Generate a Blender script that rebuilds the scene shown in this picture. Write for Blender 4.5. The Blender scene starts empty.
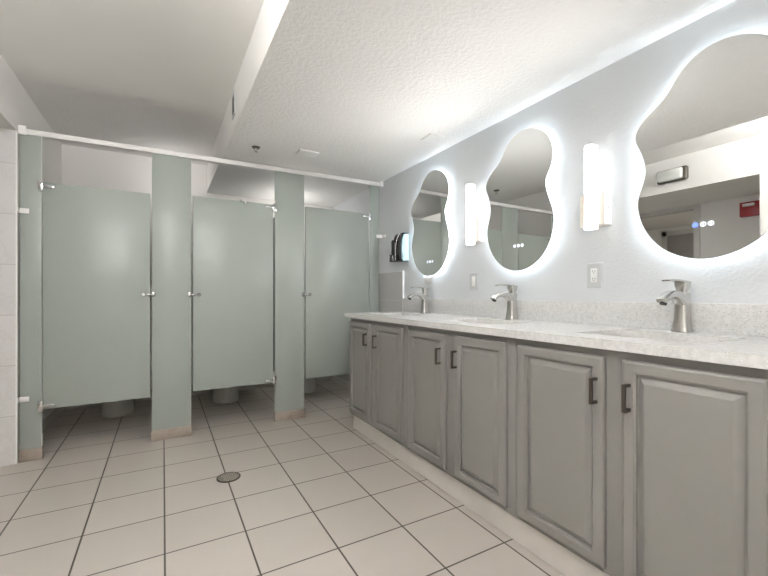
import bpy, bmesh, math, random
from mathutils import Vector, Matrix

random.seed(4)
S = bpy.context.scene
COL = S.collection
PI = math.pi

# ------------------------------------------------------------------ materials
class NT:
    """small node-tree helper"""
    def __init__(self, name):
        self.m = bpy.data.materials.new(name)
        self.m.use_nodes = True
        self.t = self.m.node_tree
        self.b = self.t.nodes['Principled BSDF']
    def n(self, typ, **kw):
        nd = self.t.nodes.new(typ)
        for k, v in kw.items():
            setattr(nd, k, v)
        return nd
    def l(self, a, b):
        self.t.links.new(a, b)
    def math(self, op, a, b=None, c=None):
        nd = self.n('ShaderNodeMath', operation=op)
        for i, v in enumerate((a, b, c)):
            if v is None:
                continue
            if isinstance(v, (int, float)):
                nd.inputs[i].default_value = v
            else:
                self.l(v, nd.inputs[i])
        return nd.outputs[0]
    def mix(self, fac, a, b):
        nd = self.n('ShaderNodeMix', data_type='RGBA')
        for s, v in ((nd.inputs[0], fac), (nd.inputs[6], a), (nd.inputs[7], b)):
            if isinstance(v, tuple):
                s.default_value = v if len(v) == 4 else (*v, 1)
            elif isinstance(v, (int, float)):
                s.default_value = v
            else:
                self.l(v, s)
        return nd.outputs[2]
    def pos(self):
        return self.n('ShaderNodeNewGeometry').outputs['Position']
    def noise(self, scale, detail=2.0, rough=.5, vec=None):
        nd = self.n('ShaderNodeTexNoise')
        nd.inputs['Scale'].default_value = scale
        nd.inputs['Detail'].default_value = detail
        nd.inputs['Roughness'].default_value = rough
        self.l(vec if vec is not None else self.pos(), nd.inputs['Vector'])
        return nd.outputs['Fac']
    def ramp(self, fac, *stops):
        nd = self.n('ShaderNodeValToRGB')
        cr = nd.color_ramp
        while len(cr.elements) < len(stops):
            cr.elements.new(.5)
        for e, (p, c) in zip(cr.elements, stops):
            e.position = p
            e.color = (c, c, c, 1) if isinstance(c, (int, float)) else (*c, 1)
        self.l(fac, nd.inputs['Fac'])
        return nd.outputs['Color']
    def bump(self, h, strength=.2, dist=.01):
        nd = self.n('ShaderNodeBump')
        nd.inputs['Strength'].default_value = strength
        nd.inputs['Distance'].default_value = dist
        self.l(h, nd.inputs['Height'])
        self.l(nd.outputs['Normal'], self.b.inputs['Normal'])
    def base(self, c):
        if isinstance(c, tuple):
            self.b.inputs['Base Color'].default_value = (*c, 1)
        else:
            self.l(c, self.b.inputs['Base Color'])
    def set(self, rough=.5, metal=0, spec=.5):
        self.b.inputs['Roughness'].default_value = rough
        self.b.inputs['Metallic'].default_value = metal
        self.b.inputs['Specular IOR Level'].default_value = spec
        return self

def plain(name, c, rough=.5, metal=0, var=.04, scale=9, spec=.5):
    t = NT(name).set(rough, metal, spec)
    f = t.noise(scale, 3)
    lo = tuple(max(0, x * (1 - var)) for x in c)
    hi = tuple(min(1, x * (1 + var)) for x in c)
    t.base(t.ramp(f, (.3, lo), (.7, hi)))
    return t.m

def paint(name, c, scale, strength, dist=.004, thr=None, rough=.6):
    t = NT(name).set(rough, 0, .3)
    f = t.noise(2.2, 2)
    t.base(t.ramp(f, (.3, tuple(x * .975 for x in c)), (.7, c)))
    h = t.noise(scale, 4, .55)
    if thr:
        h = t.ramp(h, (thr[0], 0.0), (thr[1], 1.0))
    t.bump(h, strength, dist)
    return t.m

def emit(name, c, s, base=(.9, .9, .9)):
    t = NT(name).set(.4)
    t.base(base)
    t.b.inputs['Emission Color'].default_value = (*c, 1)
    t.b.inputs['Emission Strength'].default_value = s
    return t.m

def tile_mat(name, axes, org, size, tone, grout, gw, rough, tintv=.03, vein=None, spec=.5):
    """rectangular tiles laid along two world axes"""
    t = NT(name).set(rough, 0, spec)
    sep = t.n('ShaderNodeSeparateXYZ')
    t.l(t.pos(), sep.inputs[0])
    dist, idx = [], []
    for k in (0, 1):
        p = t.math('DIVIDE', t.math('SUBTRACT', sep.outputs[axes[k]], org[k]), size[k])
        fr = t.math('FRACT', p)
        d = t.math('MULTIPLY', t.math('MINIMUM', fr, t.math('SUBTRACT', 1.0, fr)), size[k])
        w = gw[k] if isinstance(gw, tuple) else gw
        dist.append(t.math('DIVIDE', d, w / 2))
        idx.append(t.math('FLOOR', p))
    d = t.math('MINIMUM', dist[0], dist[1])
    mask = t.ramp(d, (.75 / 4, 0.0), (1.25 / 4, 1.0))
    dd = t.math('DIVIDE', d, 4.0)
    t.l(dd, mask.node.inputs['Fac'])
    comb = t.n('ShaderNodeCombineXYZ')
    t.l(idx[0], comb.inputs[0]); t.l(idx[1], comb.inputs[1])
    wn = t.n('ShaderNodeTexWhiteNoise')
    t.l(comb.outputs[0], wn.inputs['Vector'])
    v = t.math('ADD', t.math('MULTIPLY', wn.outputs['Value'], .5), t.math('MULTIPLY', t.noise(6, 4), .5))
    c = t.ramp(v, (.2, tuple(x * (1 - tintv) for x in tone)), (.8, tuple(min(1, x * (1 + tintv)) for x in tone)))
    if vein:
        off = t.n('ShaderNodeVectorMath', operation='ADD')
        sc = t.n('ShaderNodeVectorMath', operation='SCALE')
        sc.inputs['Scale'].default_value = 3.1
        t.l(comb.outputs[0], sc.inputs[0]); t.l(sc.outputs[0], off.inputs[1]); t.l(t.pos(), off.inputs[0])
        nz = t.noise(5.0, 6, .6, off.outputs[0])
        vm = t.ramp(nz, (.46, 0.0), (.5, .55), (.54, 0.0))
        c = t.mix(vm, c, vein)
    g = t.mix(t.noise(14, 3), tuple(x * .8 for x in grout), tuple(x * 1.2 for x in grout))
    t.base(t.mix(mask, g, c))
    t.bump(mask, .35, .002)
    return t.m

def quartz(name):
    t = NT(name).set(.22)
    v = t.n('ShaderNodeTexVoronoi')
    v.inputs['Scale'].default_value = 210
    t.l(t.pos(), v.inputs['Vector'])
    sp = t.n('ShaderNodeSeparateColor'); t.l(v.outputs['Color'], sp.inputs[0])
    near = t.math('LESS_THAN', v.outputs['Distance'], .33)
    dark = t.math('MULTIPLY', near, t.math('GREATER_THAN', sp.outputs[0], .86))
    lite = t.math('MULTIPLY', near, t.math('LESS_THAN', sp.outputs[1], .2))
    basec = t.ramp(t.noise(60, 4), (.35, (.60, .597, .59)), (.65, (.68, .677, .67)))
    c = t.mix(lite, basec, (.8, .8, .79))
    c = t.mix(dark, c, (.30, .28, .26))
    t.base(c)
    return t.m

def steel_worn(name):
    t = NT(name).set(.42, .7)
    f = t.noise(18, 5, .65)
    t.base(t.ramp(f, (.25, (.33, .26, .20)), (.42, (.43, .37, .32)), (.75, (.48, .43, .38))))
    return t.m

M = {}
M['wall'] = paint('wall_paint', (.66, .68, .70), 75, .35, .004)
M['ceil_tex'] = paint('textured_ceiling', (.81, .805, .795), 48, .32, .005, (.42, .62))
M['ceil_flat'] = paint('smooth_ceiling', (.86, .85, .83), 30, .03)
M['white_wall'] = paint('white_wall', (.72, .71, .69), 60, .10, .003)
M['back_wall'] = paint('stall_back_wall', (.84, .82, .80), 60, .10, .003)
M['stall_ceil'] = paint('stall_ceiling', (.86, .85, .84), 48, .4, .006, (.42, .62))
M['floor'] = tile_mat('floor_tiles', (0, 1), (.0065 + 100 * -.3187, 3.12 - 100 * .3175), (.3187, .3175),
                      (.51, .470, .430), (.060, .048, .038), (.0072, .0068), .34, .035)
M['wall_tile'] = tile_mat('left_wall_tiles', (0, 2), (-.805 - 6.1, -.013 - 3.18), (.61, .318),
                          (.70, .69, .685), (.45, .43, .41), .003, .25, .02, (.63, .615, .605))
M['patch_tile'] = tile_mat('right_wall_tiles', (1, 2), (2.935 - 5.0, 1.275 - 2.57), (.5, .257),
                           (.50, .50, .495), (.72, .72, .72), .003, .2, .02)
M['bullnose'] = plain('tile_edge_trim', (.85, .85, .84), .3)
M['base_tile'] = plain('base_tile', (.58, .56, .53), .35)
M['green'] = plain('sage_laminate', (.335, .370, .342), .33, 0, .012, 3, .4)
M['green_edge'] = plain('pale_panel_edge', (.60, .63, .60), .35)
M['rail'] = plain('headrail_aluminium', (.82, .81, .80), .4)
M['chrome'] = plain('chrome_hardware', (.72, .72, .72), .18, 1)
M['dark_chrome'] = plain('aged_chrome', (.36, .36, .36), .25, 1)
M['shoe'] = steel_worn('worn_steel_shoe')
M['cab'] = plain('greige_cabinet_paint', (.218, .209, .199), .42, 0, .015, 4)
M['toe'] = plain('toe_board_paint', (.60, .565, .53), .5)
M['bronze'] = plain('dark_bronze_pull', (.11, .092, .075), .4, .8)
M['quartz'] = quartz('speckled_quartz')
M['ceramic'] = plain('white_ceramic', (.74, .73, .70), .12)
M['nickel'] = plain('brushed_nickel', (.60, .585, .56), .27, 1)
M['drain_metal'] = plain('drain_metal', (.12, .105, .09), .45, .5)
M['grate'] = plain('drain_grate', (.40, .36, .31), .5, .2)
M['black'] = plain('black_void', (.012, .012, .012), .6)
M['black_gloss'] = plain('black_gloss_plastic', (.012, .012, .014), .12)
M['smoke_blue'] = plain('pale_blue_plastic', (.40, .55, .60), .18)
M['white_plastic'] = plain('white_plastic', (.80, .80, .79), .35)
M['grey_plastic'] = plain('grey_plastic', (.54, .555, .565), .35)
M['red'] = plain('red_plastic', (.36, .03, .04), .35)
M['beige_metal'] = plain('pale_champagne_metal', (.80, .74, .66), .35, .25)
M['mirror'] = plain('mirror_silver', (.80, .81, .80), 0.0, 1, 0)
M['mirror_edge'] = plain('mirror_edge', (.75, .78, .8), .2)
M['led'] = emit('mirror_led', (.80, .91, 1.0), 14)
M['shade'] = emit('lamp_shade_glow', (1.0, .98, .95), 1.2)
M['shade_front'] = emit('lamp_front_glow', (1.0, .96, .92), 42)
M['tube'] = emit('fill_lamp_glow', (1.0, .99, .98), 10)  # glow of the added pendant fill lamps
M['fill_up'] = emit('fill_lamp_uplight', (1.0, .99, .985), 112)  # stronger upward glow of the added pendants, for the raised ceiling
M['icon'] = emit('touch_icon', (.70, .80, 1.0), .8)
M['icon_blue'] = emit('touch_icon_blue', (.12, .22, .95), 1.2, (.2, .3, .9))
M['lens'] = plain('frosted_lens', (.62, .63, .60), .3)
M['frame_white'] = plain('door_frame_paint', (.55, .54, .52), .4)
M['hall_door'] = plain('hall_door_paint', (.30, .29, .28), .4)

# ------------------------------------------------------------------ geometry helpers
def box(bm, x0, x1, y0, y1, z0, z1, bev=0, seg=2):
    r = bmesh.ops.create_cube(bm, size=1)
    vs = r['verts']
    for v in vs:
        v.co = Vector(((x0 + x1) / 2 + v.co.x * (x1 - x0), (y0 + y1) / 2 + v.co.y * (y1 - y0), (z0 + z1) / 2 + v.co.z * (z1 - z0)))
    if bev:
        es = list({e for v in vs for e in v.link_edges})
        bmesh.ops.bevel(bm, geom=es, offset=bev, segments=seg, affect='EDGES', profile=.5)

def loft(bm, loops, cap0=True, cap1=True, closed=True):
    rings = [[bm.verts.new(p) for p in L] for L in loops]
    n = len(rings[0])
    for a, b in zip(rings, rings[1:]):
        for i in range(n if closed else n - 1):
            j = (i + 1) % n
            try:
                bm.faces.new((a[i], a[j], b[j], b[i]))
            except ValueError:
                pass
    if cap0: bm.faces.new(list(reversed(rings[0])))
    if cap1: bm.faces.new(rings[-1])
    return rings

def cyl(bm, p0, p1, r0, r1=None, n=20):
    r1 = r0 if r1 is None else r1
    p0, p1 = Vector(p0), Vector(p1)
    d = (p1 - p0).normalized()
    a = d.orthogonal().normalized(); b = d.cross(a)
    loft(bm, [[p + (a * math.cos(2 * PI * i / n) + b * math.sin(2 * PI * i / n)) * r for i in range(n)] for p, r in ((p0, r0), (p1, r1))])

def tube(bm, pts, r, n=10):
    pts = [Vector(p) for p in pts]
    loops = []
    up = Vector((.3, .5, .81)).normalized()
    for i, p in enumerate(pts):
        d = (pts[min(i + 1, len(pts) - 1)] - pts[max(i - 1, 0)]).normalized()
        a = up.cross(d).normalized(); b = d.cross(a)
        rr = r[i] if isinstance(r, (list, tuple)) else r
        loops.append([p + (a * math.cos(2 * PI * k / n) + b * math.sin(2 * PI * k / n)) * rr for k in range(n)])
    loft(bm, loops)

def rrect(w, h, r, n=5):
    """rounded rectangle outline, counter-clockwise, centred"""
    out = []
    for cx, cy, a0 in ((w / 2 - r, h / 2 - r, 0), (-w / 2 + r, h / 2 - r, 90), (-w / 2 + r, -h / 2 + r, 180), (w / 2 - r, -h / 2 + r, 270)):
        for k in range(n + 1):
            a = math.radians(a0 + 90 * k / n)
            out.append((cx + r * math.cos(a), cy + r * math.sin(a)))
    return out

def obj(name, bm, mat, parent=None, smooth=35, label=None, org=None):
    """link a bmesh (world coordinates) as one mesh object"""
    bmesh.ops.recalc_face_normals(bm, faces=bm.faces)
    o = Vector((0, 0, 0))
    if parent is not None:
        o = Vector(parent['_o'])
    elif org is not None:
        o = Vector(org)
    for v in bm.verts:
        v.co -= o
    me = bpy.data.meshes.new(name)
    bm.to_mesh(me); bm.free()
    for m in (mat if isinstance(mat, (list, tuple)) else [mat]):
        me.materials.append(m)
    if smooth:
        me.shade_smooth()
        me.set_sharp_from_angle(angle=math.radians(smooth))
    ob = bpy.data.objects.new(name, me)
    COL.objects.link(ob)
    if parent is not None:
        ob.parent = parent
        ob['_o'] = list(o)
    else:
        ob.location = o
        ob['_o'] = list(o)
    if label:
        ob['label'] = label
    return ob

def tag(o, label, cat, group=None, kind=None):
    o['label'] = label; o['category'] = cat
    if group: o['group'] = group
    if kind: o['kind'] = kind
    return o

def thing(name, label, cat, loc, group=None):
    e = bpy.data.objects.new(name, None)
    e.empty_display_size = .1
    COL.objects.link(e)
    e.location = loc
    e['_o'] = list(loc)
    return tag(e, label, cat, group)

def nb():
    return bmesh.new()

def bx(*a, **k):
    b = nb(); box(b, *a, **k); return b

def struct(name, bm, mat, smooth=0):
    o = obj(name, bm, mat, None, smooth)
    o['kind'] = 'structure'
    return o

# ------------------------------------------------------------------ dimensions
XL, XR = -.805, 1.855           # left and right wall faces
YF, YB, YR = 3.31, 4.60, -1.60  # stall front, wall behind the stalls, wall behind the viewer
ZL, ZH, ZS = 2.165, 2.440, 2.456  # low ceiling, raised ceiling, stall ceiling
XS = .415                       # edge of the dropped ceiling
XA = -1.70                      # entrance alcove
XH = -3.20

# ------------------------------------------------------------------ the setting
struct('floor', bx(XH - .1, XR + .1, YR - .1, YB + .1, -.08, 0), M['floor'])
struct('wall_right', bx(XR, XR + .1, YR, YB, 0, 2.6), M['wall'])
struct('wall_front', bx(XL - .12, XR, YB, YB + .1, 0, 2.6), M['back_wall'])
struct('wall_back', bx(XL - .1, XR, YR - .1, YR, 0, 2.6), M['white_wall'])
YT = 3.292                      # tiled end wall of the alcove, in line with the stalls
b = nb()
box(b, XL - .11, XL - .008, YT + .012, YB, 0, 2.60)       # wall beside the left stall
box(b, XA - .1, XL, 1.34, YT + .012, 2.105, 2.60)         # bulkhead over the alcove
box(b, XL - .11, XL, YR, 1.34, 0, 2.60)                   # wall beside the viewer
struct('wall_left', b, M['white_wall'])
struct('wall_left_tile', bx(XA, XL - .004, YT, YT + .012, 0, 2.105), M['wall_tile'])
struct('trim_1', bx(XL - .004, XL + .004, YT - .003, YT + .012, 0, 2.105, bev=.002), M['bullnose'])
struct('trim_2', bx(XA, XL - .004, YT - .003, YT, 2.098, 2.105), M['bullnose'])
b = nb()
box(b, XA - .1, XA, 1.24, 2.12, 0, 2.105)                 # alcove back
box(b, XA, XL - .11, 1.24, 1.34, 0, 2.105)                # alcove near side
box(b, XA, XL - .11, YT + .012, YT + .1, 0, 2.105)
struct('wall_alcove', b, M['white_wall'])
b = nb()
box(b, XH - .1, XH, 1.2, 4.1, 0, 2.105)
box(b, XH, XA - .1, 1.2, 1.3, 0, 2.105)
box(b, XH, XA - .0, 4.0, 4.1, 0, 2.105)
box(b, XA - .1, XA, 2.98, 4.0, 0, 2.105)
struct('wall_hallway', b, M['white_wall'])
struct('ceiling_hallway', bx(XH - .1, XA - .1, 1.2, 4.1, 2.105, 2.2), M['ceil_flat'])
b = nb(); box(b, XA - .115, XA + .012, 2.12, 2.18, 0, 2.06); box(b, XA - .115, XA + .012, 2.12, 2.98, 2.06, 2.105)
struct('trim_3', b, M['frame_white'])
# hall door frame with a door in it
b = nb()
box(b, XH, XH + .03, 3.14, 3.21, 0, 2.05); box(b, XH, XH + .03, 2.33, 2.40, 0, 2.05); box(b, XH, XH + .03, 2.33, 3.21, 1.98, 2.05)
struct('trim_4', b, M['frame_white'])
struct('door_1', bx(XH, XH + .015, 2.40, 3.14, 0.005, 1.98), M['hall_door'])

# ceilings
struct('ceiling', bx(XS, XR, YR, YB, ZL, 2.62), M['ceil_tex'])
b = nb()   # the raised ceiling ends in an edge slightly out of square
lo = [(XL, YR, ZH), (XS, YR, ZH), (XS, 3.250, ZH), (XL, 3.132, ZH)]
loft(b, [lo, [(x, y, 2.62) for x, y, _ in lo]])
struct('ceiling_raised', b, M['ceil_flat'])
b = nb()
lo = [(XL, 3.132, ZH + .006), (XS, 3.250, ZH + .006), (XS, 3.292, ZH + .006), (XL, 3.292, ZH + .006)]
loft(b, [lo, [(x, y, 2.62) for x, y, _ in lo]])
struct('trim_5', b, M['ceil_flat'])
struct('ceiling_stall', bx(XL - .008, XS, 3.292, YB, ZS, 2.62), M['stall_ceil'])
# the smooth plaster side of the dropped ceiling
struct('trim_6', bx(XS - .006, XS + .0, YR, YB, ZL + .002, 2.439), M['ceil_flat'])

# tile patch on the right wall, left of the counter
struct('wall_right_tile', bx(XR - .012, XR, 2.935, YB, 0, 1.275), M['patch_tile'])
struct('trim_7', bx(XR - .015, XR, 2.922, 2.935, .0, 1.280, bev=.003), M['bullnose'])
struct('baseboard_right', bx(XR - .026, XR - .012, 2.94, YB, 0, .075, bev=.004), M['base_tile'])
struct('baseboard_left', bx(XL - .008, XL + .006, 3.36, YB, 0, .10, bev=.004), M['base_tile'])
struct('baseboard_front', bx(XL, XR - .03, YB - .014, YB, 0, .10, bev=.004), M['base_tile'])

# ------------------------------------------------------------------ toilet partitions
Q = 'pilasters of the toilet partition'
def pilaster(x0, x1, zt, label, keeper=None, wall=None):
    t = thing('partition_pilaster', label, 'pilaster', ((x0 + x1) / 2, YF + .016, 0), Q)
    obj('panel', bx(x0, x1, YF, YF + .032, .004, zt, bev=.0025), M['green'], t)
    b = nb()
    for s in (x0, x1):
        box(b, s - .0015, s + .0015, YF + .004, YF + .028, .085, zt - .002, bev=.0008, seg=1)
    obj('edge_strip', b, M['green_edge'], t, label='pale edge strip')
    obj('shoe', bx(x0 - .006, x1 + .006, YF - .006, YF + .038, 0, .078, bev=.002), M['shoe'], t, label='worn steel shoe')
    for s, z in keeper or ():
        x = x0 if s < 0 else x1
        b = nb()
        box(b, x - .021 if s > 0 else x - .004, x + .004 if s > 0 else x + .021, YF - .007, YF + .001, z - .016, z + .016, bev=.002)
        cyl(b, (x - s * .013, YF - .006, z + .009), (x - s * .013, YF - .010, z + .009), .003, n=8)
        cyl(b, (x - s * .013, YF - .006, z - .009), (x - s * .013, YF - .010, z - .009), .003, n=8)
        obj('latch_keeper', b, M['dark_chrome'], t, label='chrome latch keeper')
    for s, z in wall or ():
        b = nb()
        if s < 0:
            box(b, XL + .0045, x0 + .045, YF - .006, YF, z - .016, z + .016, bev=.002)
            box(b, XL + .0045, XL + .010, YF - .03, YF, z - .016, z + .016, bev=.002)
            cyl(b, (x0 + .032, YF - .005, z), (x0 + .032, YF - .009, z), .005, n=10)
        else:
            box(b, x1 - .03, XR - .001, YF - .006, YF, z - .016, z + .016, bev=.002)
            box(b, XR - .007, XR - .001, YF - .06, YF, z - .016, z + .016, bev=.002)
            cyl(b, (x1 - .02, YF - .005, z), (x1 - .02, YF - .009, z), .005, n=10)
        obj('wall_bracket', b, M['rail'], t, label='pale metal wall bracket')
    return t
pilaster(-.793, -.689, 2.096, 'narrow sage green pilaster with a rusty steel shoe beside the marble tiled wall', wall=((-1, 1.605), (-1, .40)))
pilaster(-.070, .186, 2.103, 'wide sage green pilaster between the left and middle stall doors', keeper=((-1, 1.072), (1, 1.070)))
pilaster(.822, 1.071, 2.108, 'wide sage green pilaster between the middle and right stall doors', keeper=((1, 1.068),))
pilaster(1.715, 1.813, 2.114, 'narrow sage green pilaster in the corner by the black soap dispenser', wall=((1, 1.63),))

G = 'stall doors'
def stall_door(x0, x1, z0, z1, hinge, label):
    """hinge -1: hung on its left edge, +1: on its right edge"""
    t = thing('stall_door', label, 'stall door', ((x0 + x1) / 2, YF + .016, z0), G)
    y0 = YF + .003
    obj('door_panel', bx(x0, x1, y0, y0 + .025, z0, z1, bev=.002), M['green'], t)
    xh = x0 if hinge < 0 else x1
    xl = x1 if hinge < 0 else x0
    h = hinge
    for zc, s in ((z1 - .028, 1), (z0 + .022, -1)):
        b = nb()
        cx = xh + h * .010
        box(b, cx - .014, cx + .014, YF - .010, YF - .0005, zc - .034, zc + .034, bev=.003)       # clip over the pilaster edge
        xa, xb = sorted((xh + h * .004, xh - h * .062))
        box(b, xa, xb, YF - .007, y0 - .0002, zc - .009, zc + .009, bev=.003)           # arm onto the door
        cyl(b, (xh - h * .045, YF - .006, zc), (xh - h * .045, YF - .012, zc), .006, n=12)
        cyl(b, (xh + h * .004, YF - .004, zc - .024), (xh + h * .004, YF - .004, zc + .024), .005, n=12)
        obj('hinge', b, M['chrome'], t, label='chrome pivot hinge')
    zl = 1.068
    b = nb()
    kx = xl + h * .042
    cyl(b, (kx, y0, zl), (kx, YF - .008, zl), .014, .013)
    cyl(b, (kx, YF - .008, zl), (kx, YF - .016, zl), .011, .010)
    box(b, kx - .002, kx + .002, YF - .024, YF - .015, zl - .009, zl + .009, bev=.001)
    obj('latch_knob', b, M['dark_chrome'], t, label='round chrome latch knob')
    xa, xb = sorted((xl + h * .020, xl - h * .004))
    obj('latch_bolt', bx(xa, xb, YF - .008, y0, zl - .008, zl + .008, bev=.002), M['dark_chrome'], t, label='chrome latch bolt')
stall_door(-.683, -.082, .322, 1.803, -1, 'sage green stall door hinged on its left, nearest the marble tiled wall')
stall_door(.198, .805, .331, 1.823, 1, 'middle sage green stall door with a small white hook over its top')
stall_door(1.083, 1.704, .334, 1.838, 1, 'right sage green stall door with a bright lamp reflection, partly behind the vanity')

b = nb()
pr = [(YF - .008, .0), (YF + .042, .0), (YF + .042, .032), (YF + .024, .038), (YF + .006, .038), (YF - .008, .032)]
loft(b, [[(x, y, zb + z) for y, z in pr] for x, zb in ((XL + .005, 2.096), (XR - .022, 2.115))])
t = thing('headrail', 'long pale aluminium headrail across the tops of the sage pilasters', 'rail', (.5, YF + .016, 2.096))
obj('rail_profile', b, M['rail'], t)
obj('wall_bracket', bx(XL + .0045, XL + .045, YF - .014, YF + .048, 2.09, 2.146, bev=.003), M['rail'], t)
obj('wall_bracket', bx(XR - .04, XR - .001, YF - .014, YF + .048, 2.110, 2.163, bev=.003), M['rail'], t)

for xc, lab in ((.058, 'sage green side panel dividing the left stall from the middle stall'),
                (.947, 'sage green side panel dividing the middle stall from the right stall')):
    t = thing('stall_divider', lab, 'partition panel', (xc, 3.97, .32), 'stall side panels')
    obj('panel', bx(xc - .0125, xc + .0125, YF + .034, YB - .02, .325, 1.815, bev=.002), M['green'], t)
    for z in (.45, 1.7):
        obj('wall_bracket', bx(xc - .02, xc + .02, YB - .045, YB - .001, z - .02, z + .02, bev=.003), M['chrome'], t)

# small white hook over the middle door
b = nb()
hx, hz = .578, 1.823
tube(b, [(hx - .03, YF + .036, hz - .03), (hx - .03, YF + .036, hz + .004), (hx - .028, YF + .014, hz + .011), (hx - .020, YF - .006, hz + .012), (hx - .008, YF - .013, hz + .008),
         (hx, YF - .015, hz - .004), (hx + .001, YF - .016, hz - .024)], .0075, 8)
tag(obj('coat_hook', b, M['white_plastic'], None, 40, None, (hx, YF, hz)), 'small white over-door hook on top of the middle stall door', 'hook')

# toilets
for xc, lab in ((-.355, 'white toilet foot seen below the left stall door'),
                (.560, 'white toilet foot seen below the middle stall door'),
                (1.392, 'white toilet foot seen below the right stall door, beside the vanity')):
    t = thing('toilet', lab, 'toilet', (xc, 4.3, 0), 'toilets in the stalls')
    b = nb()
    loops = []
    for z, hw, yf, yb in ((0, .128, 4.112, 4.584), (.03, .128, 4.112, 4.584), (.12, .118, 4.125, 4.584), (.20, .128, 4.10, 4.584), (.28, .155, 4.04, 4.584), (.35, .178, 3.985, 4.584), (.39, .185, 3.965, 4.584), (.40, .18, 3.97, 4.58)):
        L = []
        n = 20
        for k in range(n + 1):
            a = PI * k / n
            L.append((xc - hw * math.cos(a), yf + hw * 1.25 - hw * 1.25 * math.sin(a), z))
        L += [(xc + hw * .9, yb, z), (xc - hw * .9, yb, z)]
        loops.append(L)
    loft(b, loops)
    obj('bowl', b, M['ceramic'], t, 50)
    b = nb()
    oc, ic = [], []
    n = 36
    for k in range(n):
        a = 2 * PI * k / n
        yy = math.sin(a)
        oc.append((xc + .185 * math.cos(a), 4.20 + (.235 if yy < 0 else .22) * yy))
        ic.append((xc + .115 * math.cos(a), 4.19 + (.155 if yy < 0 else .15) * yy))
    rings = [[(x, y, .402) for x, y in oc], [(x, y, .42) for x, y in oc], [(x, y, .42) for x, y in ic], [(x, y, .402) for x, y in ic], [(x, y, .402) for x, y in oc]]
    loft(b, rings, False, False)
    obj('seat', b, M['white_plastic'], t, 40)
    b = nb()
    cyl(b, (xc, 4.54, .40), (xc, 4.54, .70), .016)
    cyl(b, (xc, 4.54, .62), (xc, 4.54, .72), .032)
    cyl(b, (xc, 4.54, .66), (xc, YB, .66), .014)
    cyl(b, (xc, 4.51, .68), (xc, 4.43, .67), .007)
    obj('flush_valve', b, M['chrome'], t)

# ------------------------------------------------------------------ floor drain
dx, dy, dr = .334, 2.44, .066
t = thing('floor_drain', 'round dark metal floor drain set in the beige tiles', 'drain', (dx, dy, 0))
b = nb()
n = 40
ring = lambda r, z: [(dx + r * math.cos(2 * PI * k / n), dy + r * math.sin(2 * PI * k / n), z) for k in range(n)]
loft(b, [ring(dr, .0003), ring(dr, .004), ring(dr - .009, .005), ring(dr - .009, .0003)], False, False)
obj('rim', b, M['drain_metal'], t)
b = nb(); loft(b, [ring(dr - .008, .0004), ring(dr - .008, .0012)])
obj('pit', b, M['black'], t)
b = nb()
R = dr - .008
for k in range(-3, 4):
    o = k * .0165
    h = math.sqrt(R * R - o * o)
    c, s = math.cos(.5), math.sin(.5)
    for rot in (0, 1):
        bb = nb()
        box(bb, -h, h, o - .0032, o + .0032, .0012, .0042)
        a = .5 + rot * PI / 2
        bmesh.ops.rotate(bb, verts=bb.verts, cent=(0, 0, 0), matrix=Matrix.Rotation(a, 3, 'Z'))
        bmesh.ops.translate(bb, verts=bb.verts, vec=(dx, dy, 0))
        me = bpy.data.meshes.new('tmp'); bb.to_mesh(me); bb.free(); b.from_mesh(me); bpy.data.meshes.remove(me)
obj('grate', b, M['grate'], t, 0)

# ------------------------------------------------------------------ vanity cabinets
XD, XC, XT = 1.285, 1.305, 1.328
def raised_door(bm, y0, y1, z0, z1):
    """raised-panel door: loops of (inset, x)"""
    prof = [(0, XC - .0005), (0, XD + .006), (.003, XD + .002), (.008, XD), (.036, XD), (.039, XD + .004), (.042, XD + .005), (.044, XD + .014), (.047, XD + .014),
            (.066, XD + .001), (.068, XD + .0005)]
    loops = []
    for i, x in prof:
        loops.append([(x, y1 - i, z0 + i), (x, y0 + i, z0 + i), (x, y0 + i, z1 - i), (x, y1 - i, z1 - i)])
    loft(bm, loops)

def pull(bm, y, zc, L=.088):
    x0 = XD
    for z in (zc - L / 2 + .005, zc + L / 2 - .005):
        box(bm, x0 - .030, x0 + .0005, y - .005, y + .005, z - .005, z + .005, bev=.001, seg=1)
    box(bm, x0 - .034, x0 - .025, y - .0055, y + .0055, zc - L / 2, zc + L / 2, bev=.0015)

def cabinet(y0, y1, doors, label):
    doors = sorted(doors)
    t = thing('vanity_cabinet', label, 'cabinet', (1.6, (y0 + y1) / 2, 0), 'vanity base cabinets')
    b = nb()
    box(b, XC + .02, XR - .014, y0 + .0005, y0 + .018, .125, .888)
    box(b, XC + .02, XR - .014, y1 - .018, y1 - .0005, .125, .888)
    box(b, XC + .02, XR - .014, y0 + .018, y1 - .018, .125, .143)
    box(b, XR - .022, XR - .014, y0 + .018, y1 - .018, .143, .888)
    obj('body', b, M['cab'], t, 0)
    b = nb()
    ys = [y0 + .0008] + [v for d in doors for v in (d[0] + .012, d[1] - .012)] + [y1 - .0008]
    for a, c in zip(ys[0::2], ys[1::2]):
        box(b, XC, XC + .02, a, c, .125, .888, bev=.0012, seg=1)
    for d in doors:
        box(b, XC, XC + .02, d[0] + .012, d[1] - .012, .125, .160)
        box(b, XC, XC + .02, d[0] + .012, d[1] - .012, .846, .888)
    obj('face_frame', b, M['cab'], t, 0)
    obj('toe_board', bx(XT, XT + .016, y0, y1, .004, .125), M['toe'], t, 0, label='pale toe board')
    for d0, d1, hy in doors:
        b = nb(); raised_door(b, d0, d1, .147, .860)
        d = obj('door', b, M['cab'], t, 0)
        b = nb(); pull(b, hy, .744)
        obj('handle', b, M['bronze'], d, 30, label='dark bronze bar pull')
    return t
cabinet(2.020, 2.855, ((2.488, 2.842, 2.532), (2.062, 2.422, 2.385)), 'greige two door vanity cabinet at the far end next to the stalls')
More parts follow.
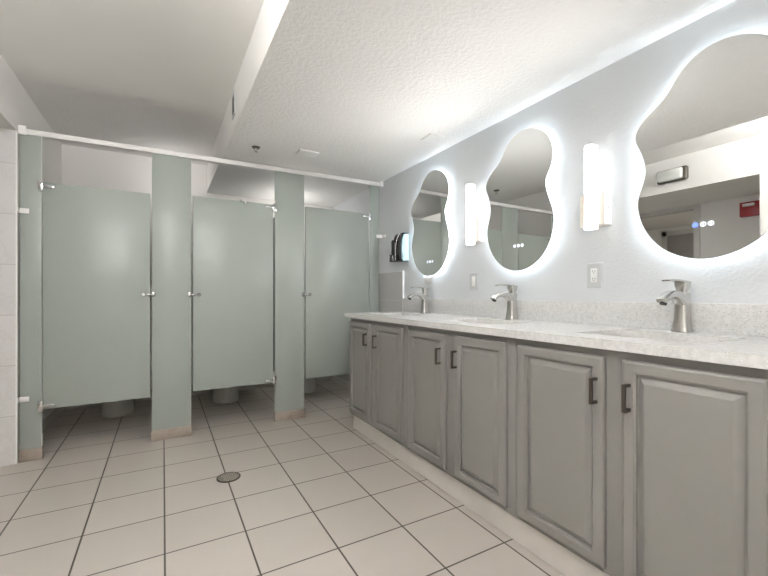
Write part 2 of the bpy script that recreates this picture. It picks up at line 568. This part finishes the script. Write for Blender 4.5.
cabinet(1.172, 2.020, ((1.632, 1.980, 1.668), (1.215, 1.557, 1.537)), 'middle greige two door vanity cabinet with dark pulls')
cabinet(.335, 1.172, ((.782, 1.147, .806), (.372, .722, .698)), 'nearest greige two door vanity cabinet at the right edge')

# ------------------------------------------------------------------ countertop, backsplash, sinks
CX0, CY0, CY1, CZ0, CZ1 = 1.268, .300, 2.897, .889, .922
SX0, SX1 = 1.405, 1.712
SY = [(.545, .965), (1.423, 1.843), (2.306, 2.726)]
xs = [CX0, SX0, SX1, XR - .002]
ys = sorted([CY0, CY1] + [v for s in SY for v in s])
b = nb()
cells = {}
for i in range(3):
    for j in range(len(ys) - 1):
        hole = i == 1 and any(abs(ys[j] - s[0]) < 1e-6 for s in SY)
        cells[i, j] = not hole
V = {}
def gv(i, j, z):
    if (i, j, z) not in V:
        V[i, j, z] = b.verts.new((xs[i], ys[j], z))
    return V[i, j, z]
for (i, j), f in cells.items():
    if not f: continue
    for z in (CZ0, CZ1):
        b.faces.new((gv(i, j, z), gv(i + 1, j, z), gv(i + 1, j + 1, z), gv(i, j + 1, z)))
    for di, dj, e in ((-1, 0, ((i, j), (i, j + 1))), (1, 0, ((i + 1, j), (i + 1, j + 1))), (0, -1, ((i, j), (i + 1, j))), (0, 1, ((i, j + 1), (i + 1, j + 1)))):
        if not cells.get((i + di, j + dj), False):
            (a0, a1), (b0, b1) = e
            b.faces.new((gv(a0, a1, CZ0), gv(b0, b1, CZ0), gv(b0, b1, CZ1), gv(a0, a1, CZ1)))
ct = obj('countertop', b, M['quartz'], None, 0, None, (1.55, 1.6, CZ0))
tag(ct, 'long white speckled quartz countertop over the greige cabinets', 'countertop')
tag(obj('backsplash', bx(XR - .021, XR - .001, CY0, 2.921, CZ1, 1.036, bev=.002), M['quartz'], None, 30, None, (XR - .01, 1.6, CZ1)),
    'low speckled quartz backsplash strip along the wall behind the faucets', 'backsplash')

sl = ['white rectangular undermount sink nearest the right edge', 'white rectangular undermount sink under the middle mirror', 'white rectangular undermount sink at the far end of the countertop']
for (y0, y1), lab in zip(SY, sl):
    t = thing('sink', lab, 'sink', ((SX0 + SX1) / 2, (y0 + y1) / 2, .75), 'undermount sinks')
    cx, cy, w, h = (SX0 + SX1) / 2, (y0 + y1) / 2, SX1 - SX0 + .012, y1 - y0 + .012
    b = nb()
    def lp(dw, z, r): return [(cx + x, cy + y, z) for x, y in rrect(w + dw, h + dw, r)]
    loft(b, [lp(.03, CZ0 - .014, .03), lp(.03, CZ0 - .001, .03), lp(0, CZ0 - .001, .02), lp(-.005, CZ0 - .03, .03), lp(-.02, CZ0 - .09, .04),
             lp(-.06, CZ0 - .125, .05), lp(-.2, CZ0 - .132, .05), lp(-.2, CZ0 - .142, .05), lp(-.05, CZ0 - .137, .05), lp(-.008, CZ0 - .09, .04), lp(.008, CZ0 - .02, .03), lp(.03, CZ0 - .014, .03)], False, False)
    c = [b.verts.new((cx + x, cy + y, CZ0 - .1335)) for x, y in rrect(w - .19, h - .19, .05)]
    b.faces.new(c)
    obj('basin', b, M['ceramic'], t, 50)
    b = nb()
    cyl(b, (cx, cy, CZ0 - .1334), (cx, cy, CZ0 - .129), .024, .022)
    cyl(b, (cx, cy, CZ0 - .129), (cx, cy, CZ0 - .125), .016, .014)
    obj('drain_plug', b, M['nickel'], t)

# ------------------------------------------------------------------ faucets
def faucet(y, label):
    x, z = 1.787, CZ1
    t = thing('faucet', label, 'faucet', (x, y, z), 'brushed nickel faucets')
    b = nb()
    L = []
    for dz, wx, wy, ox in ((0, .066, .060, 0), (.006, .066, .060, 0), (.012, .062, .056, 0), (.04, .055, .050, 0), (.08, .050, .045, 0), (.12, .048, .043, 0), (.142, .050, .044, 0), (.155, .047, .042, .001)):
        r = .012
        L.append([(x + ox + px, y + py, z + dz) for px, py in rrect(wx, wy, r, 4)])
    loft(b, L)
    obj('body', b, M['nickel'], t, 40)
    # spout: wide flat arc sweeping forward and down
    b = nb()
    L = []
    pts = [(-.010, .118, .040, .044), (-.040, .136, .036, .042), (-.070, .145, .030, .041), (-.100, .145, .025, .040), (-.130, .137, .022, .040), (-.155, .126, .020, .040), (-.166, .120, .018, .039)]
    for i, (dx_, dz, th, w) in enumerate(pts):
        a = pts[max(i - 1, 0)]; c = pts[min(i + 1, len(pts) - 1)]
        d = Vector((c[0] - a[0], 0, c[1] - a[1])).normalized()
        nrm = Vector((-d.z, 0, d.x))
        if nrm.z < 0: nrm = -nrm
        p = Vector((x + dx_ * .93, y, z + dz + .004))
        L.append([p + nrm * pv + Vector((0, pu, 0)) for pu, pv in rrect(w, th, min(.008, th * .4), 3)])
    loft(b, L)
    sp = obj('spout', b, M['nickel'], t, 40)
    b = nb(); cyl(b, (x - .142, y, z + .118), (x - .145, y, z + .1105), .012)
    obj('aerator', b, M['black'], sp, label='dark aerator')
    # handle: block on the column with a flat lever pointing forward
    b = nb()
    L = [[(x + .002 + px, y + py, z + dz) for px, py in rrect(wx, wy, .01, 4)] for dz, wx, wy in ((.158, .036, .034), (.164, .036, .034), (.176, .044, .042), (.190, .048, .044), (.196, .046, .043))]
    loft(b, L)
    L = []
    for dx_, dz, w, th in ((.024, .196, .042, .008), (-.02, .199, .041, .009), (-.06, .203, .037, .007), (-.10, .204, .032, .006), (-.125, .201, .028, .005)):
        L.append([(x + dx_, y + pu, z + dz + pv) for pu, pv in rrect(w, th, th * .4, 3)])
    loft(b, L)
    obj('handle', b, M['nickel'], t, 40)
    b = nb(); cyl(b, (x + .001, y, z + .150), (x + .001, y, z + .160), .015)
    obj('neck', b, M['nickel'], t, 40)
faucet(.768, 'brushed nickel lever faucet beside the nearest sink, on the right')
faucet(1.634, 'brushed nickel lever faucet below the middle wavy mirror')
faucet(2.512, 'brushed nickel lever faucet at the far end near the soap dispenser')

# ------------------------------------------------------------------ wavy backlit mirrors
OUT = [(.018, .408), (.064, .409), (.113, .397), (.169, .365), (.21, .323), (.236, .272), (.245, .225), (.241, .173), (.227, .136), (.208, .1), (.2, .07),
       (.203, .036), (.213, 0), (.224, -.032), (.235, -.060), (.247, -.101), (.253, -.143), (.249, -.187), (.236, -.238), (.21, -.295), (.174, -.341), (.127, -.376),
       (.069, -.401), (0, -.411), (-.07, -.397), (-.135, -.363), (-.182, -.316), (-.218, -.259), (-.238, -.195), (-.243, -.149), (-.235, -.105), (-.22, -.063),
       (-.212, -.02), (-.216, .025), (-.231, .075), (-.249, .118), (-.253, .15), (-.241, .183), (-.212, .215), (-.172, .244), (-.137, .273), (-.112, .305), (-.089, .34),
       (-.062, .369), (-.024, .394)]
def catmull(P, k):
    o = []
    n = len(P)
    for i in range(n):
        p0, p1, p2, p3 = (Vector(P[(i + d) % n]) for d in (-1, 0, 1, 2))
        for s in range(k):
            t = s / k
            o.append(.5 * ((2 * p1) + (p2 - p0) * t + (2 * p0 - 5 * p1 + 4 * p2 - p3) * t * t + (3 * p1 - p0 - 3 * p2 + p3) * t ** 3))
    return o
OUTL = catmull(OUT, 4)
for _ in range(2):
    OUTL = [(OUTL[i - 1] + OUTL[i] * 2 + OUTL[(i + 1) % len(OUTL)]) / 4 for i in range(len(OUTL))]
def inset(P, d):
    o = []
    n = len(P)
    for i in range(n):
        tg = (P[(i + 2) % n] - P[i - 2]).normalized()
        o.append(P[i] + Vector((tg.y, -tg.x)) * d)      # clockwise outline: inward is to the right of travel
    return o
def mirror(c, zc, label, icons):
    t = thing('mirror', label, 'mirror', (XR, c, zc), 'wavy backlit mirrors')
    def lp(P, x): return [(x, c - p.x, zc + p.y) for p in P]
    b = nb(); loft(b, [lp(OUTL, 1.8300), lp(OUTL, 1.8260), lp(inset(OUTL, .001), 1.8250)])
    obj('glass', b, M['mirror'], t, 30)
    I1 = inset(OUTL, .054)
    b = nb(); loft(b, [lp(I1, 1.8305), lp(I1, XR - .001)])
    obj('backing', b, M['white_plastic'], t, 40)
    I2 = inset(OUTL, .050)
    b = nb(); loft(b, [lp(I2, 1.833), lp(I2, 1.852), lp(inset(OUTL, .0535), 1.852), lp(inset(OUTL, .0535), 1.833), lp(I2, 1.833)], False, False)
    obj('led_strip', b, M['led'], t, 40, label='glowing cool white light strip')
    for (y, z, m) in icons:
        b = nb()
        n = 20
        def rg(r, x): return [(x, y + r * math.cos(2 * PI * k / n), z + r * math.sin(2 * PI * k / n)) for k in range(n)]
        loft(b, [rg(.0095, 1.8249), rg(.0095, 1.8243), rg(.0068, 1.8243), rg(.0068, 1.8249)], False, False)
        if m == 'icon_blue':
            cyl(b, (1.8249, y, z), (1.8243, y, z), .004, n=12)
        else:
            box(b, 1.8243, 1.8249, y - .0012, y + .0012, z - .004, z + .004)
        obj('touch_icon', b, M[m], t, 40, label='small glowing touch symbol')
mirror(2.5155, 1.625, 'wavy backlit mirror furthest away, next to the black soap dispenser', ((2.532, 1.328, 'icon'), (2.499, 1.328, 'icon'), (2.466, 1.328, 'icon')))
mirror(1.634, 1.620, 'middle wavy backlit mirror between the two wall lamps', ((1.649, 1.358, 'icon'), (1.621, 1.358, 'icon'), (1.593, 1.358, 'icon')))
mirror(.712, 1.618, 'nearest wavy backlit mirror, cut by the right edge, reflecting a red fire alarm', ((.740, 1.343, 'icon_blue'), (.714, 1.343, 'icon'), (.689, 1.343, 'icon')))

# small white rounded cover below the far mirror
b = nb()
P = [(-.062, .028), (-.055, .004), (-.03, -.022), (0, -.030), (.03, -.022), (.055, .004), (.062, .028), (.03, .034), (-.03, .034)]
loft(b, [[(XR - .001, 2.553 - u, 1.184 + v) for u, v in P], [(XR - .010, 2.553 - u, 1.184 + v) for u, v in P], [(XR - .016, 2.553 - u * .8, 1.186 + v * .8) for u, v in P]])
tag(obj('cable_cover', b, M['white_plastic'], None, 45, None, (XR, 2.553, 1.184)), 'small white rounded cover on the wall below the farthest mirror', 'cover')

# ------------------------------------------------------------------ wall lamps
def sconce(yc, dz, front, side, label):
    t = thing('wall_lamp', label, 'wall lamp', (XR, yc, 1.475 + dz), 'tall white wall lamps')
    obj('backplate', bx(1.792, XR - .001, yc - .061, yc + .061, 1.400 + dz, 1.553 + dz, bev=.003), M['beige_metal'], t, 40)
    b = nb()
    L = []
    n = 10
    for z, k in ((1.378, .94), (1.381, 1), (1.770, 1), (1.776, .92)):
        ring_ = []
        for i in range(n + 1):
            a = PI * i / n
            ring_.append((1.774 - .026 * math.sin(a) * k, yc - .007 - .026 * math.cos(a) * k, z + dz))
        ring_ += [(1.7915, yc - .007 + .026 * k, z + dz), (1.7915, yc - .007 - .026 * k, z + dz)]
        L.append(ring_)
    loft(b, L)
    sh = obj('shade', b, [M['shade'], front] + ([side] if side else []), t, 50, label='glowing white shade')
    for p in sh.data.polygons:
        if p.normal.x < -.55: p.material_index = 1
        elif side and p.normal.y > .5: p.material_index = 2
    b = nb(); cyl(b, (1.822, yc - .0605, 1.478 + dz), (1.822, yc - .064, 1.478 + dz), .004, n=10)
    obj('screw', b, M['chrome'], t)
sconce(1.985, .02, emit('far_lamp_front', (1.0, .965, .93), 75), emit('far_lamp_side', (1.0, .98, .96), 4), 'tall glowing white wall lamp between the farthest and middle mirrors')
sconce(1.147, 0, M['shade_front'], None, 'tall glowing white wall lamp between the middle and nearest mirrors')

# ------------------------------------------------------------------ switch and outlet
def plate(bm, y, z, w, h):
    L = []
    for x, d in ((XR - .0005, 0), (XR - .004, 0), (XR - .0065, -.004)):
        L.append([(x, y + u, z + v) for u, v in rrect(w + d, h + d, .004, 3)])
    loft(bm, L)
t = thing('light_switch', 'white single rocker light switch below the farther wall lamp', 'switch', (XR, 2.030, 1.160))
b = nb(); plate(b, 2.030, 1.160, .078, .120); obj('cover_plate', b, M['grey_plastic'], t, 30)
b = nb(); box(b, XR - .0095, XR - .006, 2.030 - .016, 2.030 + .016, 1.160 - .033, 1.160 + .033, bev=.002); obj('rocker', b, M['white_plastic'], t, 30)
t = thing('wall_outlet', 'white duplex power outlet below the nearer wall lamp', 'outlet', (XR, 1.170, 1.164))
b = nb(); plate(b, 1.170, 1.164, .078, .122); obj('cover_plate', b, M['grey_plastic'], t, 30)
b = nb(); box(b, XR - .0095, XR - .006, 1.170 - .017, 1.170 + .017, 1.164 - .034, 1.164 + .034, bev=.002)
sk = obj('socket', b, M['white_plastic'], t, 30)
for dz in (-.019, .019):
    for u in (-.006, .006):
        obj('slot', bx(XR - .0102, XR - .0094, 1.170 + u - .001, 1.170 + u + .001, 1.164 + dz - .001, 1.164 + dz + .007), M['black'], sk, 0)
    b = nb(); cyl(b, (XR - .0102, 1.170, 1.164 + dz - .007), (XR - .0094, 1.170, 1.164 + dz - .007), .0022, n=10)
    obj('slot', b, M['black'], sk, 0)

# ------------------------------------------------------------------ soap dispenser
t = thing('soap_dispenser', 'black wall mounted soap dispenser with a pale blue side left of the farthest mirror', 'soap dispenser', (XR, 2.950, 1.358))
def shell(y0, y1, prof):
    """closed profile in (x,z) swept along y"""
    b = nb()
    loft(b, [[(x, y, z) for x, z in prof] for y in (y0, y1)])
    return b
XW = XR - .001
main = [(XW, 1.360), (XW - .070, 1.354), (XW - .082, 1.360), (XW - .088, 1.388), (XW - .090, 1.468), (XW - .084, 1.548), (XW - .070, 1.590), (XW - .052, 1.605), (XW, 1.605)]
b = shell(2.852, 2.975, main); bmesh.ops.bevel(b, geom=[e for e in b.edges if abs(e.verts[0].co.y - e.verts[1].co.y) < 1e-6], offset=.008, segments=3, affect='EDGES')
obj('body', b, M['black_gloss'], t, 40)
side = [(XW - .004, 1.366), (XW - .062, 1.360), (XW - .074, 1.388), (XW - .076, 1.468), (XW - .070, 1.538), (XW - .055, 1.584), (XW - .040, 1.594), (XW - .004, 1.594)]
b = shell(2.838, 2.856, side); bmesh.ops.bevel(b, geom=[e for e in b.edges if abs(e.verts[0].co.y - e.verts[1].co.y) < 1e-6], offset=.005, segments=2, affect='EDGES')
obj('side_cover', b, M['smoke_blue'], t, 40, label='pale blue glossy side cover')
b = nb()
pts = [(XW - .0925, 2.918, 1.364), (XW - .0945, 2.916, 1.428), (XW - .0955, 2.908, 1.488), (XW - .091, 2.898, 1.543), (XW - .080, 2.888, 1.583), (XW - .066, 2.882, 1.600)]
tube(b, pts, [.004, .0045, .0045, .004, .004, .003], 8)
obj('trim_line', b, M['chrome'], t, 60, label='curved chrome trim line')
b = nb(); box(b, XW - .128, XW - .075, 2.922, 2.968, 1.354, 1.418, bev=.008); box(b, XW - .110, XW - .075, 2.918, 2.972, 1.418, 1.548, bev=.014)
obj('push_bar', b, M['black_gloss'], t, 40)

# ------------------------------------------------------------------ ceiling pieces
t = thing('fire_sprinkler', 'small dark fire sprinkler head hanging from the low textured ceiling', 'sprinkler', (.601, 2.998, ZL))
sx, sy = .601, 2.998
b = nb(); cyl(b, (sx, sy, ZL - .0005), (sx, sy, ZL - .010), .031, .024, 24); obj('escutcheon', b, M['drain_metal'], t)
b = nb(); cyl(b, (sx, sy, ZL - .010), (sx, sy, ZL - .022), .009, .007, 14)
for s in (-1, 1):
    tube(b, [(sx + s * .006, sy, ZL - .018), (sx + s * .010, sy, ZL - .026), (sx + s * .003, sy, ZL - .034)], .0025, 6)
obj('head', b, M['chrome'], t)
b = nb(); cyl(b, (sx, sy, ZL - .034), (sx, sy, ZL - .037), .013, .013, 18); obj('deflector', b, M['chrome'], t)

tag(obj('ceiling_cover_plate', bx(.898, 1.046, 2.868, 2.972, ZL - .011, ZL - .0005, bev=.001), M['white_plastic'], None, 30, None, (.97, 2.92, ZL)),
    'thin white rectangular cover plate on the low ceiling, right of the sprinkler', 'cover plate', 'ceiling cover plates')
tag(obj('ceiling_cover_plate', bx(1.582, 1.700, 2.152, 2.274, ZL - .009, ZL - .0005, bev=.001), M['white_plastic'], None, 30, None, (1.64, 2.21, ZL)),
    'thin white cover plate on the ceiling above the farthest mirror', 'cover plate', 'ceiling cover plates')

t = thing('wall_vent', 'small narrow grey vent grille on the side of the dropped ceiling', 'vent', (XS - .006, 2.73, 2.31))
xv = XS - .006
b = nb()
for a in ((2.675, 2.685, 2.24, 2.385), (2.775, 2.785, 2.24, 2.385), (2.685, 2.775, 2.24, 2.25), (2.685, 2.775, 2.375, 2.385)):
    box(b, xv - .008, xv - .0005, *a)
obj('frame', b, M['grey_plastic'], t, 0)
obj('backing', bx(xv - .002, xv - .0005, 2.685, 2.775, 2.25, 2.375), M['black'], t, 0)
for k in range(5):
    obj('slat', bx(xv - .007, xv - .002, 2.685 + .004 + k * .018, 2.685 + .011 + k * .018, 2.25, 2.375), M['drain_metal'], t, 0)

# added pendant lamps out of view, brightening the room and raised ceiling
def lamp(ly, label):
    x0, x1, zc = -.42, .14, 2.255
    t = thing('fill_pendant', label, 'added fill light', ((x0 + x1) / 2, ly, ZH), 'added fill pendants near the viewer')
    for x in (x0 + .15, x1 - .15):
        b = nb()
        cyl(b, (x, ly, ZH - .0005), (x, ly, ZH - .018), .035, .03, 20)
        cyl(b, (x, ly, ZH - .018), (x, ly, zc + .04), .005, .005, 10)
        obj('hanger', b, M['white_plastic'], t)
    b = nb()
    L = []
    for x, k in ((x0, .8), (x0 + .015, 1), (x1 - .015, 1), (x1, .8)):
        L.append([(x, ly + .08 * k * math.cos(2 * PI * i / 24), zc + .05 * k * math.sin(2 * PI * i / 24)) for i in range(24)])
    loft(b, L)
    d = obj('diffuser', b, [M['tube'], M['fill_up'], M['white_plastic']], t, 60, label='glowing white fill lamp diffuser')
    for p in d.data.polygons:
        if abs(p.normal.x) > .5: p.material_index = 2
        elif p.normal.z > .55: p.material_index = 1
lamp(.74, 'added unseen pendant fill light just in front of the viewer')
lamp(-.60, 'added unseen pendant fill light behind the viewer')

# added globe lamps, hidden behind the pilasters, to brighten the stall ceilings
def globe(x, y, z, power, label):
    t = thing('fill_globe', label, 'ceiling light', (x, y, z), 'added fill globes over the stalls')
    b = nb(); cyl(b, (x, y, z - .0005), (x, y, z - .03), .05, .04, 24); cyl(b, (x, y, z - .03), (x, y, z - .225), .006, .006, 10); obj('base', b, M['white_plastic'], t)
    b = nb()
    bmesh.ops.create_uvsphere(b, u_segments=24, v_segments=14, radius=.06)
    for v in b.verts: v.co += Vector((x, y, z - .28))
    obj('globe', b, emit('fill_globe_glow', (1.0, .97, .93), power), t, 60, label='glowing fill globe')
globe(.06, 4.33, ZS, 6.5, 'small added globe fill light hidden behind the pilaster between the left and middle doors')
globe(1.23, 4.30, ZL, 20, 'small added globe fill light hidden behind the pilaster between the middle and right doors')

# added hallway lamp, unseen, to brighten the opening reflected in the mirror
t = thing('hall_fill_light', 'added round fill light in the hallway beyond the entrance opening', 'ceiling light', (-2.5, 2.3, 2.105))
b = nb(); cyl(b, (-2.5, 2.0, 2.1045), (-2.5, 2.0, 2.085), .15, .15, 32); obj('base', b, M['white_plastic'], t)
b = nb(); cyl(b, (-2.5, 2.0, 2.085), (-2.5, 2.0, 2.05), .14, .10, 32); obj('diffuser', b, emit('hall_fill_glow', (1, .93, .84), 24), t)

# ------------------------------------------------------------------ things seen only in the mirrors
t = thing('emergency_light', 'grey emergency light on the bulkhead, seen reflected in the nearest mirror', 'emergency light', (XL, 1.99, 2.26))
b = nb(); box(b, XL + .0005, XL + .055, 1.855, 2.122, 2.193, 2.325, bev=.018, seg=3); obj('housing', b, M['drain_metal'], t, 40)
b = nb(); box(b, XL + .045, XL + .085, 1.885, 2.105, 2.203, 2.315, bev=.02, seg=3); obj('lens', b, M['lens'], t, 40)
t = thing('fire_alarm', 'red fire alarm strobe with white lens, seen reflected in the nearest mirror', 'fire alarm', (XA, 1.675, 1.97))
b = nb(); box(b, XA + .0005, XA + .055, 1.595, 1.755, 1.885, 2.035, bev=.008); obj('housing', b, M['red'], t, 40)
b = nb(); box(b, XA + .05, XA + .085, 1.625, 1.725, 1.985, 2.015, bev=.01); obj('strobe_lens', b, M['white_plastic'], t, 40)

# ------------------------------------------------------------------ camera and world
cam = bpy.data.cameras.new('camera')
co = bpy.data.objects.new('camera', cam)
COL.objects.link(co)
co.location = (0, 0, 1.07)
co.rotation_euler = (PI / 2, 0, -math.atan(221 / 391.5))
cam.sensor_width = 36
cam.lens = 391.5 / 768 * 36
cam.shift_y = 6.5 / 768
cam.clip_start = .02
S.camera = co

w = bpy.data.worlds.new('world'); S.world = w
w.use_nodes = True
w.node_tree.nodes['Background'].inputs[0].default_value = (.8, .85, .9, 1)
w.node_tree.nodes['Background'].inputs[1].default_value = .3

S.view_settings.view_transform = 'Standard'
S.view_settings.look = 'None'
S.view_settings.gamma = 1
S.view_settings.exposure = 0.8
S.view_settings.use_curve_mapping = False
S.cycles.max_bounces = 12
S.cycles.diffuse_bounces = 8

for o in bpy.data.objects:
    if '_o' in o: del o['_o']
